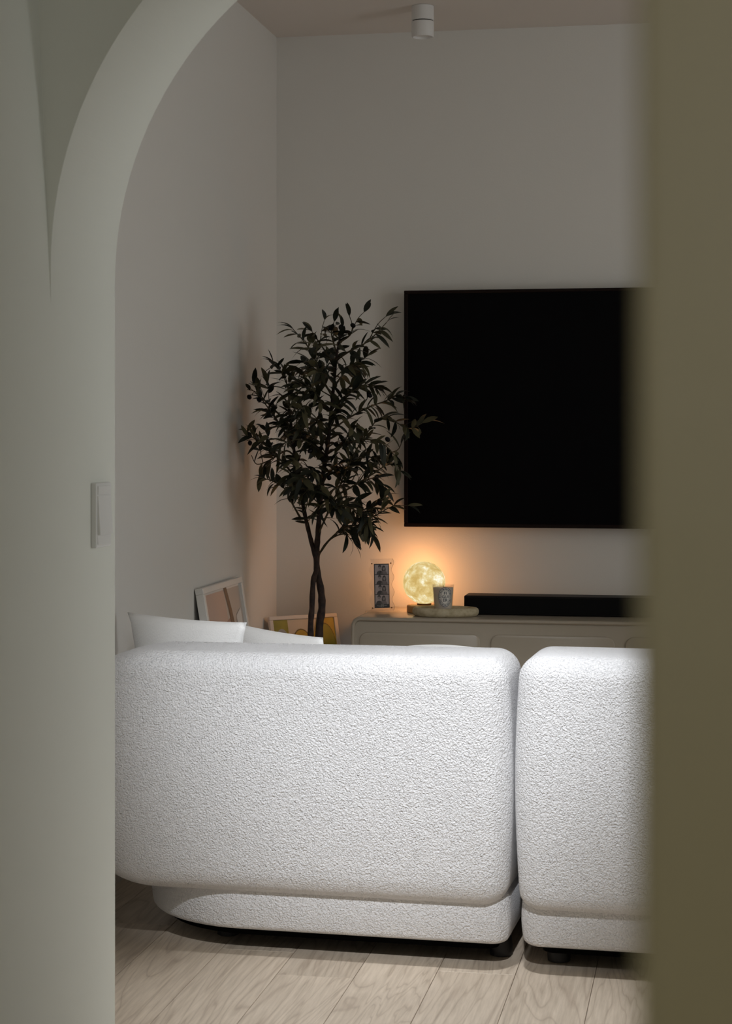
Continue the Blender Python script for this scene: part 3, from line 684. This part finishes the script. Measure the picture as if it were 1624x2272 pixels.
def leafmesh(name, L_, W_, droop, fold):
    v, f = [], []; K = 5
    for i in range(K+1):
        t = i/K; wd = W_*(math.sin(PI*min(t*.93+.05, 1))**.75)*(1-.25*t); 
        if i == K: wd = .0004
        y = L_*t*(1-.12*droop*t); z = -droop*L_*t*t*.55
        v += [(-wd/2, y, z+fold*wd), (0, y, z), (wd/2, y, z+fold*wd)]
    for i in range(K):
        a = 3*i; f += [(a, a+1, a+4, a+3), (a+1, a+2, a+5, a+4)]
    me = bpy.data.meshes.new(name); me.from_pydata(v, [], f)
    for p in me.polygons: p.use_smooth = True
    return me
LM = [leafmesh('leaf', a, b, c_, d) for a, b, c_, d in ((.062, .0225, .35, .08), (.056, .0215, .75, .10), (.072, .0240, .55, .06), (.050, .0200, .1, .08), (.070, .0180, .95, .12))]
for me in LM: me.materials.append(M['leaf'])
rnd = random.Random(5); placed = []
def put(p, d, roll, sc):
    d = d.normalized(); q = d.to_track_quat('Y', 'Z'); 
    return Matrix.Translation(p) @ q.to_matrix().to_4x4() @ Matrix.Rotation(roll, 4, 'Y') @ Matrix.Diagonal((sc, sc, sc, 1))
def okpos(p): return p.x > LX+.022 and p.y < 6.60
for li, pl in enumerate(LIMBS):
    ln_ = 0; nxt = .0
    tot = sum((pl[i+1]-pl[i]).length for i in range(len(pl)-1))
    st = .30 if li >= 2 else (.64 if li == 0 else .52)
    if li == 4: st = .75
    side = 0
    for i in range(len(pl)-1):
        sg = pl[i+1]-pl[i]; l = sg.length
        while nxt < ln_+l:
            t = (nxt-ln_)/l; p = pl[i]+sg*t
            if nxt/tot > st:
                tan = sg.normalized()
                side += 1
                base = rnd.random()*2*PI if li < 2 else side*PI*.5+rnd.uniform(-.4, .4)
                for kk in (0, PI):
                    if rnd.random() < .10: continue
                    a = tan.cross(Vector((0, 1, .2))).normalized(); b = tan.cross(a).normalized()
                    rad = a*math.cos(base+kk)+b*math.sin(base+kk)
                    d = tan*rnd.uniform(.35, 1.0)+rad*rnd.uniform(.6, 1.1)+Vector((0, 0, rnd.uniform(-.35, .25)))
                    sc = rnd.uniform(.75, 1.08); tip = p+d.normalized()*.078*sc
                    if li not in (2, 16) and 812+FPX*math.tan(math.atan2(tip.x, tip.y)+YAW) > 898: continue
                    if tip.z > 1.575: continue
                    if okpos(tip) and okpos(p): placed.append((put(p, d, rnd.uniform(-.9, .9), sc), rnd.randrange(5)))
            nxt += .0150
        ln_ += l
    tn = (pl[-1]-pl[-3]).normalized()
    for q in range(2):
        d = tn+Vector((rnd.uniform(-.35, .35), rnd.uniform(-.35, .35), rnd.uniform(-.2, .3)))
        if okpos(pl[-1]+d*.08): placed.append((put(pl[-1], d, rnd.uniform(-1, 1), rnd.uniform(.7, 1)), rnd.randrange(5)))
rnd.shuffle(placed)
placed.sort(key=lambda a: a[0].translation.y)          # the nearest leaves are single parts
inv = ot.matrix_basis.inverted()
for mw, k in placed[:300]:
    o = bpy.data.objects.new('leaf', LM[k]); C.objects.link(o); o.parent = ot; o.matrix_basis = inv @ mw
v, f = [], []
for mw, k in placed[300:]:
    b = len(v); v += [mw @ q.co for q in LM[k].vertices]; f += [tuple(b+i for i in p.vertices) for p in LM[k].polygons]
if v:
    me = bpy.data.meshes.new('leaves'); me.from_pydata([tuple(q) for q in v], [], f); o = lk('leaves', me, 'leaf', ot, True); under(ot, o); o['kind'] = 'stuff'
print('LEAVES', len(placed))
om = bpy.data.meshes.new('olive'); bm = bmesh.new(); bmesh.ops.create_uvsphere(bm, u_segments=10, v_segments=7, radius=.0078); 
for q in bm.verts: q.co.z *= 1.25
bm.to_mesh(om); bm.free(); om.materials.append(M['olivefruit'])
for p in om.polygons: p.use_smooth = True
for (px, py, dy) in ((733, 728, .03), (756, 726, -.01), (783, 722, -.02), (755, 741, .02), (704, 809, -.06), (820, 877, -.12), (553, 881, .08), (575, 887, .02), (886, 880, .1), (897, 881, .1), (646, 970, -.17), (673, 968, -.15), (547, 983, .1), (790, 1041, .1), (836, 1058, .1), (843, 1117, 0), (830, 1135, 0), (688, 1000, -.12), (860, 975, -.16), (730, 1060, -.1)):
    o = bpy.data.objects.new('olive', om); C.objects.link(o); o.parent = ot; o.matrix_basis = inv @ (Matrix.Translation(T(px, py, dy)) @ Euler((rnd.uniform(-.8, .8), rnd.uniform(-1.2, 1.2), 0)).to_matrix().to_4x4())
